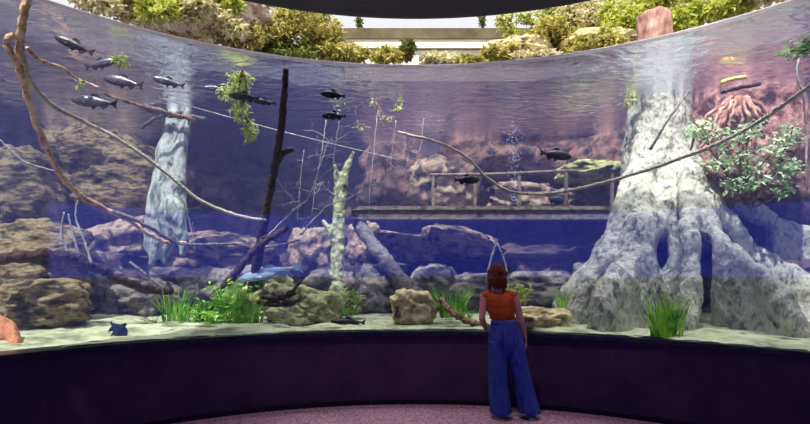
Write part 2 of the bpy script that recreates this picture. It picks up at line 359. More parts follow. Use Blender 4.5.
ROCKS = [
 (22, 262, 7.0, 120, 84, 'rock_moss', 'large moss-streaked brown boulder filling the left edge under the dark branch', 0),
 (44, 305, 6.4, 84, 52, 'rock_moss', 'grey-brown boulder on the sand at far left beside the orange driftwood', 0),
 (88, 285, 7.6, 60, 70, 'rock_dark', 'shaded boulder behind the blue fish at lower left', 0),
 (135, 300, 7.9, 80, 44, 'rock_dark', 'low dark rock behind the leftmost water grass', 0),
 (115, 178, 9.7, 130, 90, 'rock_moss', 'mottled brown rock face high on the left behind the curved vine', 15),
 (20, 190, 8.6, 70, 90, 'rock_moss', 'dim brown rock outcrop at the left edge above the mossy boulder', -20),
 (120, 250, 9.0, 110, 54, 'rock_pink', 'pinkish sloping boulder left of the hanging pale roots', -14),
 (215, 256, 9.6, 120, 46, 'rock_pink', 'broad pinkish boulder between the pale roots and the dark leaning trunk', 4),
 (180, 285, 8.8, 90, 40, 'rock_dark', 'low dark rock in the shade behind the tall water grass', 0),
 (232, 288, 8.6, 70, 44, 'rock_dark', 'dark rock at the foot of the leaning trunk', 0),
 (272, 292, 7.9, 50, 40, 'rock_green', 'yellow-green rock behind the tangled driftwood', 10),
 (306, 310, 7.3, 66, 44, 'rock_green', 'yellow-green boulder left of the mottled pale trunk', 0),
 (288, 316, 7.1, 46, 26, 'rock_green', 'small yellow-green rock beside the rightmost left-hand water grass', 0),
 (311, 252, 9.6, 46, 50, 'rock_pink', 'rounded pinkish boulder just left of the mottled pale trunk', 0),
 (364, 246, 9.6, 34, 46, 'rock_pink', 'small upright pinkish boulder just right of the mottled pale trunk', 0),
 (402, 247, 9.5, 74, 30, 'rock_pink', 'pinkish ledge rock below the left end of the walkway', 8),
 (462, 243, 9.6, 80, 30, 'rock_pink', 'long pinkish rock ledge under the middle of the walkway', 10),
 (330, 290, 8.3, 56, 44, 'rock_dark', 'dark rock behind the mottled pale trunk base', 0),
 (378, 292, 8.5, 58, 50, 'rock_dark', 'dark rounded rock behind the black catfish', 0),
 (413, 310, 7.1, 44, 42, 'rock_tan', 'pale yellow boulder standing alone below the diagonal log', 0),
 (433, 284, 8.6, 48, 40, 'rock_dark', 'dark rock between the yellow boulder and the middle water grass', 0),
 (478, 292, 8.7, 70, 36, 'rock_dark', 'dark low rock behind the standing woman', 0),
 (545, 288, 8.7, 86, 34, 'rock_dark', 'dark low rock right of the woman below the blue reflection', 0),
 (535, 319, 6.7, 66, 24, 'rock_tan', 'flat tan boulder on the sand right of the woman', 0),
 (522, 322, 6.4, 30, 15, 'rock_tan', 'small tan stone beside the woman on the sand', 0),
 (596, 283, 8.4, 46, 46, 'rock_dark', 'dark rock tucked behind the left roots of the big tree', 0),
 (530, 150, 11.2, 170, 84, 'rock_red', 'large reddish-brown boulder above the walkway railing', -6),
 (612, 168, 9.6, 70, 78, 'rock_red', 'steep brown boulder just left of the big tree trunk', -35),
 (590, 172, 9.1, 66, 20, 'rock_green', 'long yellow-green flat stone behind the right end of the walkway', -4),
 (446, 188, 10.3, 74, 58, 'rock_pink', 'tan rock behind the left end of the walkway railing', 0),
 (520, 200, 10.3, 84, 34, 'rock_pink', 'low tan rock behind the middle posts of the walkway', 0),
 (585, 202, 10.2, 66, 30, 'rock_pink', 'low tan rock behind the rightmost posts of the walkway', 0),
 (395, 180, 10.8, 76, 70, 'rock_red', 'dim reddish rock face behind the dead twigs above the walkway', 0),
 (735, 178, 8.9, 60, 50, 'rock_dark', 'dark rock behind the pale-leaved bush', 0),
 (790, 190, 8.2, 50, 66, 'rock_red', 'reddish-brown rock at the right edge behind the pale-leaved bush', 0),
 (700, 225, 9.0, 80, 60, 'rock_dark', 'dark rock glimpsed behind the right roots of the big tree', 0),
 (790, 265, 8.6, 90, 60, 'rock_dark', 'dark rock at the right edge behind the big tree roots', 0),
]
for i, (px, py, Y, w, h, mt, lb, rt) in enumerate(ROCKS):
    rock(px, py, Y, w, h, M[mt], lb, i + 3, rot=rt)

# carved looking rock dome with root veins (upper right)
dm = empty('rock_dome', P(748, 200, 7.6), 'rounded reddish rock dome covered in radiating root veins at upper right', 'rock')
def child(o, par):
    o.parent = par; o.matrix_parent_inverse = Matrix.Translation(-par.location); return o
rk = rock(744, 136, 7.6, 100, 132, M['rock_rose'], None, 91, name='rock_face', dpt=.62, rough=.12); rk.pop('category', None)
child(rk, dm)
for k in range(9):
    t = (k - 4) / 4
    mb = MB(); pts = spline([P(740 + t * 8, 97, 7.0 + .05 * t * t), P(740 + t * 28, 113, 6.95 + .08 * t * t), P(740 + t * 44 + (k % 3) * 2, 131, 6.98 + .16 * t * t), P(740 + t * 50, 150, 7.03 + .25 * t * t)], 5, .02, k)
    mb.tube(pts, lerpr(.03, .014, len(pts)), 7); child(mb.obj('root_vein', M['stump']), dm)
for nm, a, b, r, mt, lb in (('driftwood_bar', P(722, 82, 6.55), P(746, 77, 6.55), .025, 'log_yellow', 'short yellow stick lying on the rock dome'), ('driftwood_bar', P(722, 92, 6.65), P(760, 84, 6.65), .025, 'bark_dark', 'short dark stick below the yellow stick on the rock dome')):
    mb = MB(); pts = spline([a, a.lerp(b, .5) + Vector((0, 0, .01)), b], 5, .006, 2); mb.tube(pts, r, 8); tag(mb.obj(nm, M[mt]), lb, 'stick')

# ------------------------------------------------------------------ buttress-rooted tree
mb = MB()
def fan(ridge, rad, zb=.6, ground=None, n=6, s0=0.0, s1=1.0):
    """a plank root: its top edge follows ridge, the sheet under it drops to the ground"""
    pts = spline(ridge, n)
    rr = []
    m_ = len(ridge) - 1
    for i in range(len(pts)):
        k = i / (len(pts) - 1) * m_; a = min(int(k), m_ - 1); f = k - a; rr.append(rad[a] * (1 - f) + rad[a + 1] * f)
    mb.chain(pts, rr, 12)
    for i, p in enumerate(pts):
        u = i / len(pts)
        if ground and p.z > .9 and s0 <= u <= s1:
            g = Vector((p.x + ground[0] * (1 - u), p.y + ground[1] * (1 - u), zb))
            mb.cap(p, g, rr[i] * .92, rr[i] * .75, 10)
# trunk
mb.chain([P(658, 86, 7.9), P(660, 110, 7.9), P(660, 130, 7.9), P(661, 155, 7.9), P(663, 182, 7.85), P(664, 208, 7.8), P(661, 240, 7.8), P(660, 330, 7.8)], [.38, .405, .44, .50, .56, .57, .42, .38], 28)
# left flank
fan([P(648, 140, 7.7), P(640, 175, 7.5), P(629, 205, 7.35), P(619, 240, 7.2), P(603, 266, 7.0), P(586, 288, 6.9), P(573, 330, 6.85)], [.14, .19, .2, .19, .17, .15, .14], ground=(.25, .1))
fan([P(648, 170, 7.5), P(638, 210, 7.1), P(632, 248, 6.85), P(622, 275, 6.6), P(606, 292, 6.4), P(598, 330, 6.35)], [.1, .16, .17, .16, .14, .12], ground=(.2, .15))
fan([P(618, 235, 7.6), P(600, 262, 7.5), P(578, 284, 7.4), P(562, 300, 7.4), P(553, 325, 7.4)], [.15, .14, .12, .10, .08], ground=(.1, 0))
# centre column and the sheets beside the hollow
fan([P(676, 150, 7.6), P(686, 180, 7.2), P(692, 205, 6.85), P(690, 235, 6.5), P(691, 270, 6.35), P(688, 305, 6.25), P(687, 350, 6.2)], [.1, .14, .13, .105, .10, .115, .13])
mb.chain([P(641, 225, 6.95), P(640, 290, 6.75), P(640, 345, 6.7)], [.22, .22, .24], 12)
mb.chain([P(662, 200, 7.3), P(662, 222, 7.05), P(675, 236, 6.95), P(678, 262, 6.85), P(670, 288, 6.8), P(668, 350, 6.7)], [.2, .16, .12, .12, .17, .24], 12)
mb.chain([P(662, 222, 7.05), P(650, 236, 6.95), P(646, 262, 6.85), P(656, 288, 6.8), P(656, 350, 6.7)], [.16, .12, .12, .17, .24], 12)
# right roots
fan([P(682, 150, 7.6), P(694, 185, 7.15), P(705, 216, 6.8), P(718, 242, 6.45), P(744, 262, 6.2), P(774, 288, 6.0), P(795, 313, 5.8), P(806, 340, 5.7)], [.12, .15, .12, .11, .105, .105, .105, .1], ground=(.02, .15), s0=.44)
fan([P(688, 165, 7.8), P(706, 192, 7.6), P(726, 222, 7.5), P(748, 250, 7.4), P(783, 270, 7.2), P(812, 288, 7.0), P(850, 320, 6.9)], [.16, .16, .13, .12, .12, .12, .12], ground=(0, .1), s0=.5)
fan([P(694, 150, 8.1), P(714, 180, 8.1), P(742, 203, 8.1), P(775, 224, 8.1), P(812, 240, 8.1), P(860, 264, 8.1), P(900, 300, 8.1)], [.2, .18, .15, .13, .13, .13, .13], ground=(0, .0), s0=.47)
def treedisp(v):
    q = Vector((v.x, v.y, v.z * .35))
    return .05 * noise.noise(Vector((v.x * 5, v.y * 5, v.z * .7))) + .035 * (1 - 2 * abs(noise.noise(q * 4.0))) + .02 * fbm(q * 9) + .014 * fbm(v * 14)
root = empty('buttress_tree', G(660, 7.6, SAND), 'huge pale tree with spreading buttress roots standing on the sand at right', 'tree')
ct = MB(); ct.ball(P(662, 254, 7.3), (.11, 2.2, .24), 24, 16, rot=Matrix.Rotation(-math.atan((662 - 405) / F), 3, 'Z'))
tr_o = mb.obj('trunk', M['bark_tree'], remesh=.035, sm=14, disp=treedisp, cut=ct)
child(tr_o, root)
# sawn stump top above the water
mb = MB(); mb.tube([P(657, 90, 7.9), P(656, 60, 7.9), P(655, 35, 7.9), P(653, 14, 7.9)], [.31, .27, .24, .23], 28)
st = mb.obj('stump_top', M['stump'], remesh=.03, sm=0, disp=lambda v: .02 * fbm(v * 6)); st['label'] = 'pinkish-brown bare wood above the waterline'; child(st, root)

# hanging pale root trunk, left
root = empty('pale_root_trunk', P(165, 262, 8.0), 'smooth pale grey trunk with toe-like roots hanging behind the long slack rope', 'trunk')
mb = MB()
mb.chain([P(187, 60, 8.4), P(184, 90, 8.4), P(178, 118, 8.3), P(172, 150, 8.2), P(168, 185, 8.1), P(167, 212, 8.0)], [.1, .12, .14, .19, .23, .24], 16)
mb.chain([P(190, 74, 8.3), P(188, 110, 8.25), P(182, 150, 8.1), P(178, 200, 8.0)], [.05, .06, .08, .12], 12)
mb.chain([P(164, 140, 8.2), P(157, 175, 8.05), P(154, 212, 7.9)], [.05, .08, .1])
for i, pts in enumerate(([(157, 205), (151, 225), (149, 245), (154, 258)], [(164, 210), (161, 232), (157, 250), (152, 264)], [(170, 212), (170, 232), (166, 248), (163, 262)], [(176, 205), (178, 226), (184, 240), (182, 254)], [(172, 210), (173, 230), (174, 240)])):
    mb.chain([P(x, y, 7.95 - .05 * (i % 2)) for x, y in pts], lerpr(.125, .035, len(pts)))
child(mb.obj('trunk', M['bark_pale'], remesh=.03, sm=4, disp=lambda v: .03 * (1 - 2 * abs(noise.noise(Vector((v.x * 5, v.y * 5, v.z * 1.2))))) + .01 * fbm(v * 14)), root)
mb = MB(); pts = spline([P(140, 104, 8.0), P(160, 112, 8.0), P(182, 116, 8.0), P(205, 118, 8.0)], 6, .02, 1); mb.tube(pts, lerpr(.06, .025, len(pts)), 8)
pts = spline([P(143, 128, 8.1), P(158, 117, 8.0), P(182, 114, 8.0)], 6, .02, 4); mb.tube(pts, lerpr(.025, .04, len(pts)), 8)
child(mb.obj('side_branch', M['bark_grey']), root)

# mottled pale trunk, middle
root = empty('mottled_trunk', G(340, 8.1, SAND), 'slim mottled pale trunk standing on the sand left of the diagonal log', 'trunk')
mb = MB()
mb.chain([P(353, 152, 8.3), P(346, 170, 8.25), P(340, 200, 8.2), P(338, 235, 8.15), P(337, 265, 8.1), P(336, 300, 8.0), P(336, 318, 7.9)], [.03, .06, .09, .10, .105, .12, .16], 14)
mb.chain([P(335, 166, 8.2), P(339, 195, 8.2)], [.035, .07]); mb.chain([P(340, 250, 8.1), P(331, 232, 8.1), P(324, 222, 8.15)], [.08, .06, .04])
mb.chain([P(337, 290, 8), P(346, 308, 7.8), P(350, 318, 7.7)], [.12, .08, .05]); mb.chain([P(337, 290, 8), P(326, 312, 7.8)], [.12, .06])
child(mb.obj('trunk', M['bark_birch'], remesh=.025, sm=3, disp=lambda v: .02 * fbm(v * 9)), root)

# ------------------------------------------------------------------ trunks, logs, branches, ropes (each its own thing)
def stick(name, pts, r0, r1, mt, label, cat, jit=.015, n=8, seg=9, seed=0, side=(), leafs=None, remesh=None):
    jit = min(jit, r0 * .3); mb = MB(); sp = spline(pts, n, jit, seed); rr = lerpr(r0, r1, len(sp)); rnd = random.Random(seed)
    rr = [r * rnd.uniform(.88, 1.14) for r in rr]
    mb.tube(sp, rr, seg)
    if not side:
        return tag(mb.obj(name, M[mt]), label, cat)
    e = empty(name, pts[0], label, cat); child(mb.obj('stem', M[mt]), e)
    for i, (ps, a, b) in enumerate(side):
        m2 = MB(); s2 = spline(ps, n, jit, seed + i + 1); m2.tube(s2, lerpr(a, b, len(s2)), 7); child(m2.obj('side_branch', M[mt]), e)
    return e
stick('leaning_tree', [P(286, 69, 6.4), P(284, 100, 6.5), P(278, 150, 6.8), P(269, 195, 7.1), P(261, 240, 7.4), P(253, 285, 7.7), P(249, 318, 7.8)], .034, .078, 'bark_dark', 'dark leaning trunk with one broken stub left of the mottled pale trunk', 'trunk', jit=.006,
      side=[([P(277, 162, 6.85), P(283, 153, 6.8), P(293, 149, 6.8)], .05, .03)], seg=12, seed=3)
stick('diagonal_log', [P(357, 222, 8.6), P(375, 247, 8.3), P(398, 275, 8.0), P(420, 300, 7.7)], .10, .12, 'bark_grey', 'straight grey log leaning diagonally behind the pale yellow boulder', 'log', seg=12, seed=5)
stick('dark_branch', [P(214, 296, 7.4), P(232, 278, 7.35), P(250, 255, 7.3), P(268, 240, 7.3), P(287, 227, 7.3)], .055, .045, 'bark_dark', 'short dark branch propped diagonally above the water grass', 'branch', seg=10, seed=6,
      side=[([P(258, 248, 7.3), P(263, 238, 7.3), P(270, 235, 7.3)], .03, .02)])
stick('fallen_branch', [P(-30, 263, 5.7), P(0, 259, 5.8), P(40, 255, 5.95), P(75, 258, 6.1), P(105, 272, 6.3), P(135, 286, 6.6), P(172, 291, 7.0)], .07, .05, 'bark_dark', 'long dark branch lying across the boulders from the left edge', 'branch', seg=11, seed=7)
for pts_, lb_ in (([(92, 264), (84, 240), (76, 218), (78, 200)], 'tallest pale twig standing up from the long dark branch at left'), ([(70, 257), (62, 236), (64, 212)], 'short pale twig at the left edge of the blue reflection, beside the tallest one'), ([(80, 260), (74, 236), (68, 214)], 'middle pale twig standing up from the long dark branch at left')):
    stick('upright_twig', [P(x, y, 6.15) for x, y in pts_], .016, .009, 'twig', lb_, 'twig', seed=len(lb_))
stick('forked_driftwood', [P(130, 262, 7.6), P(160, 285, 7.4), P(185, 303, 7.2)], .02, .018, 'bark_grey', 'thin bare stick slanting down to the leftmost water grass', 'stick', seed=8)
stick('twisted_vine', [P(37, -22, 4.95), P(26, 5, 4.92), U(20, 45, 5.1), U(22, 75, 5.4), U(35, 120, 5.8), U(55, 165, 6.2), U(72, 188, 6.6), U(98, 205, 6.9), U(128, 220, 7.1), U(160, 240, 7.3), U(186, 243, 7.5)], .038, .026, 'vine', 'thick knotty tan vine curving down from the top left corner', 'vine', jit=.01, seg=10, seed=9)
stick('loose_vine', [U(14, 35, 5.0), U(6, 43, 5.0), U(14, 58, 5.1), U(22, 80, 5.4), U(28, 100, 5.6)], .03, .024, 'vine', 'short tan vine loop hanging at the far left beside the thick vine', 'vine', jit=.015, seed=10)
stick('long_rope', [U(21, 45, 5.1), U(30, 80, 5.4), U(52, 105, 5.8), U(85, 122, 6.4), U(120, 140, 6.6), U(160, 168, 6.9), U(200, 200, 7.2), U(240, 216, 7.3), U(266, 220, 7.2)], .025, .02, 'rope', 'long slack pale rope sweeping from the thick vine to the dark trunk', 'rope', jit=.004, seed=11)
stick('upper_vine', [U(27, 48, 5.2), U(40, 60, 5.4), U(62, 68, 5.9), U(80, 80, 6.5), U(100, 88, 6.6)], .02, .014, 'vine', 'thin tan twig reaching right from the thick vine under the fish shoal', 'vine', jit=.012, seed=12)
stick('mid_stem', [P(100, 92, 7.5), P(135, 104, 7.6), P(165, 112, 7.8), P(195, 120, 8)], .02, .03, 'bark_brown', 'thin brown stem crossing the hanging pale trunk', 'stem', seed=13)
stick('crossing_branch', [P(108, 210, 7.0), P(140, 222, 7.1), P(180, 243, 7.3), P(230, 244, 7.5), P(262, 248, 7.6), P(300, 240, 7.7)], .03, .012, 'bark_grey', 'thin grey branch crossing below the hanging pale trunk', 'branch', seed=14)
stick('far_left_twig', [P(0, 140, 6.6), P(25, 162, 6.7), P(60, 172, 6.8)], .012, .008, 'twig', 'fine grey twig at the left edge crossing behind the thick vine', 'twig', seed=15)
stick('slack_rope', [U(398, 132, 7.4), U(440, 143, 7.3), U(468, 158, 7.1), U(485, 176, 7.0), U(510, 191, 6.9), U(545, 194, 6.8), U(590, 186, 6.7), U(640, 172, 6.5), U(700, 151, 6.2), U(750, 127, 5.9), U(790, 100, 5.6), U(820, 78, 5.4)], .018, .024, 'rope', 'long pale rope hanging in a curve in front of the walkway and big tree', 'rope', jit=.004, seed=16)
stick('thin_cord', [P(160, 98, 7.7), P(240, 120, 7.7), P(300, 136, 7.7), P(400, 160, 7.7)], .007, .007, 'twig', 'very thin straight cord crossing behind the dark leaning trunk', 'cord', jit=0, seed=17)
stick('forked_twig', [P(497, 242, 7.0), P(492, 255, 6.9), P(488, 272, 6.8)], .014, .012, 'twig', 'pale forked twig rising just above the woman\'s head', 'twig', seed=18, side=[([P(497, 243, 7), P(503, 256, 6.9), P(507, 272, 6.8)], .014, .011)])
stick('vertical_twig', [P(690, 90, 6.7), P(668, 120, 6.7), P(650, 150, 6.8)], .012, .02, 'bark_grey', 'thin twig slanting across the upper trunk of the big tree', 'twig', seed=19)
stick('leaning_root', [P(440, 300, 7.1), P(452, 312, 6.9), P(470, 322, 6.8), P(486, 326, 6.75)], .04, .045, 'bark_brown', 'short brown root lying on the sand left of the woman', 'root', seed=20)
# tangled driftwood near (290,300)
e = empty('tangled_driftwood', P(285, 300, 7.0), 'tangle of short dark driftwood on the yellow-green rocks', 'driftwood')
for i, (a, b, c) in enumerate((((262, 297), (280, 298), (296, 293)), ((268, 303), (285, 296), (302, 280)), ((272, 293), (288, 302), (300, 300)), ((258, 302), (275, 305), (292, 303)))):
    m2 = MB(); sp = spline([P(*a, 7.0), P(*b, 6.95), P(*c, 7.0)], 5, .015, i); m2.tube(sp, lerpr(.03, .02, len(sp)), 8); child(m2.obj('branch', M['bark_dark']), e)
# dead saplings with random twigs
def bare(name, trunk, r, label, seed, nb=14, L=.7, spread=1.0, mt='twig', up=.5):
    rnd = random.Random(seed); e = empty(name, trunk[0], label, 'branch')
    r *= .62; sp = spline(trunk, 8, .008, seed); mb = MB(); mb.tube(sp, lerpr(r, r * .35, len(sp)), 7); child(mb.obj('stem', M[mt]), e)
    for k in range(nb):
        p = sp[rnd.randrange(len(sp) // 5, len(sp))]; d = Vector((rnd.uniform(-1, 1), rnd.uniform(-.6, .6), rnd.uniform(-.3, 1) * up + .1)).normalized()
        pts = [p]; l = L * rnd.uniform(.4, 1)
        for j in range(6):
            d = (d + Vector((rnd.uniform(-1, 1), rnd.uniform(-1, 1), rnd.uniform(-1, 1))) * .35).normalized(); pts.append(pts[-1] + d * l / 6)
        m2 = MB(); m2.tube(pts, lerpr(r * .45, r * .15, 7), 5)
        for q in range(2):
            s0 = pts[rnd.randrange(2, 5)]; dd = (d + Vector((rnd.uniform(-1, 1), rnd.uniform(-1, 1), rnd.uniform(-1, 1)))).normalized()
            m2.tube([s0, s0 + dd * l * .2, s0 + dd * l * .35 + Vector((0, 0, -.03))], [r * .2, r * .15, r * .1], 4)
        child(m2.obj('twig', M[mt]), e)
    return e
bare('dead_branch', [P(268, 236, 7.2), P(290, 214, 7.2), P(308, 198, 7.2), P(318, 172, 7.2), P(328, 140, 7.2)], .02, 'pale dead branch arching up from the dark branch tip towards the black fish', 21, 9, .6)
bare('dead_branch', [P(300, 235, 7.4), P(325, 208, 7.4), P(345, 200, 7.4), P(372, 186, 7.4), P(400, 166, 7.4), P(415, 140, 7.4)], .02, 'pale dead branch reaching right across the mottled pale trunk', 22, 10, .55)
bare('hanging_twig', [P(378, 110, 7.6), P(374, 150, 7.6), P(370, 190, 7.6), P(369, 220, 7.6)], .014, 'bare twig hanging straight down right of the mottled pale trunk', 23, 6, .35, up=-.4)
bare('hanging_twig', [P(326, 120, 7.8), P(322, 150, 7.8), P(316, 180, 7.8), P(312, 215, 7.8)], .014, 'bare twig hanging down under the two black fish', 24, 6, .4, up=-.4)
bare('hanging_twig', [P(424, 118, 7.5), P(421, 145, 7.5), P(414, 162, 7.5), P(398, 168, 7.5), P(386, 160, 7.5)], .014, 'bare hooked twig hanging where the curved rope begins', 25, 5, .35, up=.2)
bare('hanging_twig', [P(304, 150, 7.5), P(300, 186, 7.5), P(297, 222, 7.5)], .010, 'bare twig hanging down just right of the dark leaning trunk', 300, 7, .35, up=-.5)
bare('hanging_twig', [P(340, 120, 7.5), P(336, 142, 7.5), P(333, 165, 7.5)], .010, 'short bare twig hanging directly over the mottled pale trunk', 336, 7, .35, up=-.5)
bare('hanging_twig', [P(396, 120, 7.5), P(392, 155, 7.5), P(389, 190, 7.5)], .010, 'bare twig hanging down left of the hooked twig', 392, 7, .35, up=-.5)
bare('hanging_twig', [P(409, 150, 7.5), P(405, 177, 7.5), P(402, 205, 7.5)], .010, 'bare twig hanging down near the left end of the walkway', 405, 7, .35, up=-.5)
bare('root_wisps', [P(195, 250, 7.6), P(190, 225, 7.6), P(186, 205, 7.6)], .012, 'thin bare twig hanging from the long rope at left', 26, 3, .3)

# ------------------------------------------------------------------ walkway
e = empty('walkway', P(500, 222, 9.3), 'weathered metal walkway beam with a railing spanning behind the rope', 'walkway')
Yw = 8.6
mb = MB(); a = P(352, 212, Yw); b = P(640, 212, Yw)
mb.box((a.x, Yw - .12, a.z - .11), (b.x, Yw + .35, a.z + .02)); mb.box((a.x, Yw - .16, a.z + .02), (b.x, Yw + .4, a.z + .075)); mb.box((a.x, Yw - .16, a.z - .13), (b.x, Yw + .0, a.z - .10))
child(mb.obj('beam', M['steel'], smooth=False), e)
for x in (433, 475, 519, 566, 612):
    mb = MB(); p = P(x, 210, Yw + .1); mb.box((p.x - .022, Yw + .07, a.z + .07), (p.x + .022, Yw + .13, P(0, 176 if x < 560 else 172, Yw + .1).z)); child(mb.obj('post', M['steel'], smooth=False), e)
mb = MB(); mb.tube(spline([P(430, 175, Yw + .1), P(500, 174, Yw + .1), P(566, 171, Yw + .1), P(615, 172, Yw + .1)], 6), .026, 8); child(mb.obj('handrail', M['steel']), e)

# ------------------------------------------------------------------ fish
def fish(px, py, Y, lpx, hd, mt, label, pitch=0, yaw=0, hr=.24, name='fish', fins='fin', group=None, cat='fish', roll=0, wr=.5, low=False):
    """hd = -1 nose to the left, +1 nose to the right"""
    if py < 110: Y = min(Y, 2.25 * F / (270 - py))
    L_ = lpx * Y / F; H = L_ * hr / 2
    Y0 = Y; e = empty(name, U(px, py + 0, Y), label, cat, group)
    e.rotation_euler = (math.radians(roll), math.radians(pitch), math.radians(yaw) + (0 if hd < 0 else PI))
    prof = [(0, .02), (.03, .30), (.08, .52), (.16, .78), (.28, .97), (.40, 1), (.52, .9), (.64, .68), (.76, .42), (.84, .26), (.88, .22)]
    mb = MB(); rings = []
    for t, h in prof:
        x = (t - .5) * L_; zc = H * .06 * math.sin(t * 3)
        rings.append([Vector((x, math.cos(k / 14 * 2 * PI) * H * h * wr * (1.1 if t < .3 else 1), zc + math.sin(k / 14 * 2 * PI) * H * h)) for k in range(14)])
    mb.loft(rings); mb.obj('body', M[mt], e)
    def fin(nm, pts, th=.006):
        m2 = MB(); n = len(pts); m2.add([(x * L_, -th, z * L_) for x, z in pts] + [(x * L_, th, z * L_) for x, z in pts], [tuple(range(n - 1, -1, -1)), tuple(range(n, 2 * n))] + [(i, (i + 1) % n, n + (i + 1) % n, n + i) for i in range(n)])
        return m2.obj(nm, M[fins], e, smooth=False)
    fin('tail_fin', [(.36, .018), (.42, .05), (.5, .105), (.475, .03), (.47, 0), (.475, -.03), (.495, -.10), (.42, -.05), (.36, -.018)])
    h = hr / 2
    fin('dorsal_fin', [(-.1, h * .9), (-.04, h * 1.5), (.06, h * 1.35), (.12, h * .8), (0, h * .8)])
    fin('anal_fin', [(.12, -h * .6), (.2, -h * 1.15), (.28, -h * .75), (.3, -h * .3), (.2, -h * .5)])
    fin('pelvic_fin', [(-.06, -h * .85), (.0, -h * 1.35), (.05, -h * .8)])
    for s in (-1, 1):
        m2 = MB(); m2.add([(-.24 * L_, s * H * wr * .9, -H * .2), (-.13 * L_, s * H * (wr + .35), -H * .55), (-.12 * L_, s * H * (wr + .2), -H * .15)], [(0, 1, 2)]); m2.add([(-.24 * L_, s * H * wr * .9 + .004, -H * .2), (-.13 * L_, s * H * (wr + .35) + .004, -H * .55), (-.12 * L_, s * H * (wr + .2) + .004, -H * .15)], [(2, 1, 0)])
        m2.obj('pectoral_fin', M[fins], e, smooth=False)
        m2 = MB(); m2.ball((-.43 * L_, s * H * wr * .52, H * .2), H * .09, 8, 6); m2.obj('eye', M['eye'], e)
    return e
g = 'fish swimming in the tank'
fish(74, 45, 6.2, 40, -1, 'fish_dark', 'dark fish swimming topmost in the left-hand shoal', 22, 8, group=g)
fish(101, 64, 6.5, 32, 1, 'fish_grey', 'grey fish facing right just below the topmost fish of the left-hand shoal', 12, 0, hr=.27, group=g)
fish(123, 82, 6.2, 43, -1, 'fish_grey', 'grey fish in the middle of the left-hand shoal, directly above the lowest one', 12, -5, group=g)
fish(168, 82, 6.4, 33, -1, 'fish_grey', 'grey fish swimming in front of the top of the hanging pale trunk', 14, 5, group=g)
fish(94, 102, 6.1, 47, -1, 'fish_grey', 'grey fish swimming lowest in the left-hand shoal above the long rope', 6, 0, group=g)
fish(216, 89, 6.7, 24, -1, 'fish_grey', 'pale grey fish leading the line of three fish beside the hanging leaves', 6, 10, group=g)
fish(244, 97, 6.4, 32, -1, 'fish_dark', 'brownish fish in the middle of the line of three beside the hanging leaves', 8, 0, hr=.27, group=g)
fish(264, 102, 6.6, 24, -1, 'fish_dark', 'dark fish last in the line of three beside the dark leaning trunk', 8, 0, group=g)
fish(333, 95, 6.6, 25, -1, 'fish_black', 'black fish, the upper of the pair above the mottled pale trunk', 4, 10, hr=.3, group=g)
fish(334, 116, 6.7, 26, -1, 'fish_black', 'black fish, the lower of the pair above the mottled pale trunk', 4, -10, hr=.3, group=g)
fish(467, 180, 6.6, 27, 1, 'fish_dark', 'small dark fish facing right at the left end of the railing', 2, 10, hr=.32, group=g)
fish(556, 155, 6.4, 33, 1, 'fish_dark', 'dark fish facing right above the railing left of the big tree', -7, 5, hr=.3, group=g)
fish(556, 200, 7.6, 17, 1, 'fish_blue', 'small bright blue fish below the curved rope at the railing', -10, 0, hr=.55, group=g)
fish(118, 330, 5.9, 22, 1, 'fish_blue', 'dark blue deep-bodied fish resting on the sand at lower left', -50, 20, hr=.62, group=g, wr=.3)
fish(270, 273, 7.6, 66, -1, 'fish_pale', 'long pale blue fish hovering over the yellow-green rocks', -12, 0, hr=.17, name='long_fish', fins='fish_pale', group=g)
fish(348, 322, 7.0, 36, -1, 'fish_black', 'flat black catfish lying on the sand below the mottled pale trunk', 4, 15, hr=.2, name='catfish', group=g, wr=1.3)

# ------------------------------------------------------------------ plants in the water
def grass(px, pyb, Y, w, h, label, seed, mt='grass', n=46, lean=.17, bw=.022, leafy=False):
    rnd = random.Random(seed); s = Y / F; base = P(px, pyb, Y); mb = MB()
    for k in range(n):
        x = rnd.uniform(-.5, .5) * w * s; y = rnd.uniform(-.5, .5) * w * s * .6; H = h * s * rnd.uniform(.6, 1.25)
        p = base + Vector((x * .7, y, -.02)); lx = x * .8 + rnd.uniform(-lean, lean) * H; ly = rnd.uniform(-lean, lean) * H
        d = Vector((rnd.uniform(-1, 1), rnd.uniform(-1, 1), 0)).normalized() * bw; vs = []; m_ = 6
        for i in range(m_ + 1):
            t = i / m_; q = p + Vector((lx * t * t, ly * t * t, H * (t - .12 * t * t))); ww = d * (1 - t) ** .6
            vs += [q - ww * .5, q + ww * .5]
        mb.add(vs, [(2 * i, 2 * i + 1, 2 * i + 3, 2 * i + 2) for i in range(m_)])
        if leafy:
            for i in range(10):
                t = rnd.uniform(.15, 1); q = p + Vector((lx * t * t, ly * t * t, H * (t - .12 * t * t)))
                mb.leaf(q, Vector((rnd.uniform(-1, 1), rnd.uniform(-1, 1), rnd.uniform(-.1, .8))), Vector((0, 0, 1)), .1, .04)
    return tag(mb.obj('water_plant', M[mt], smooth=False), label, 'plant', 'green plants on the tank floor')
grass(176, 330, 6.9, 28, 44, 'tall upright bunch of green water grass, tallest on the left side', 1, n=90)
grass(158, 331, 6.7, 34, 16, 'low yellow-green sprawling plant at the foot of the tall water grass', 2, 'grass_y', n=40, lean=.9)
grass(206, 328, 6.9, 26, 28, 'small leafy green plant between two bunches of water grass', 3, n=26, leafy=True)
grass(232, 328, 7.0, 26, 46, 'bushy leafy green plant at the foot of the dark diagonal branch', 4, n=30, leafy=True)
grass(253, 327, 7.0, 24, 36, 'green water grass next to the tangled driftwood', 5, n=60)
grass(452, 316, 7.2, 32, 32, 'bright green water grass bunch right of the pale yellow boulder', 6, n=90)
grass(463, 318, 7.0, 22, 14, 'low green sprout at the foot of the grass near the woman', 61, n=26, lean=.8)
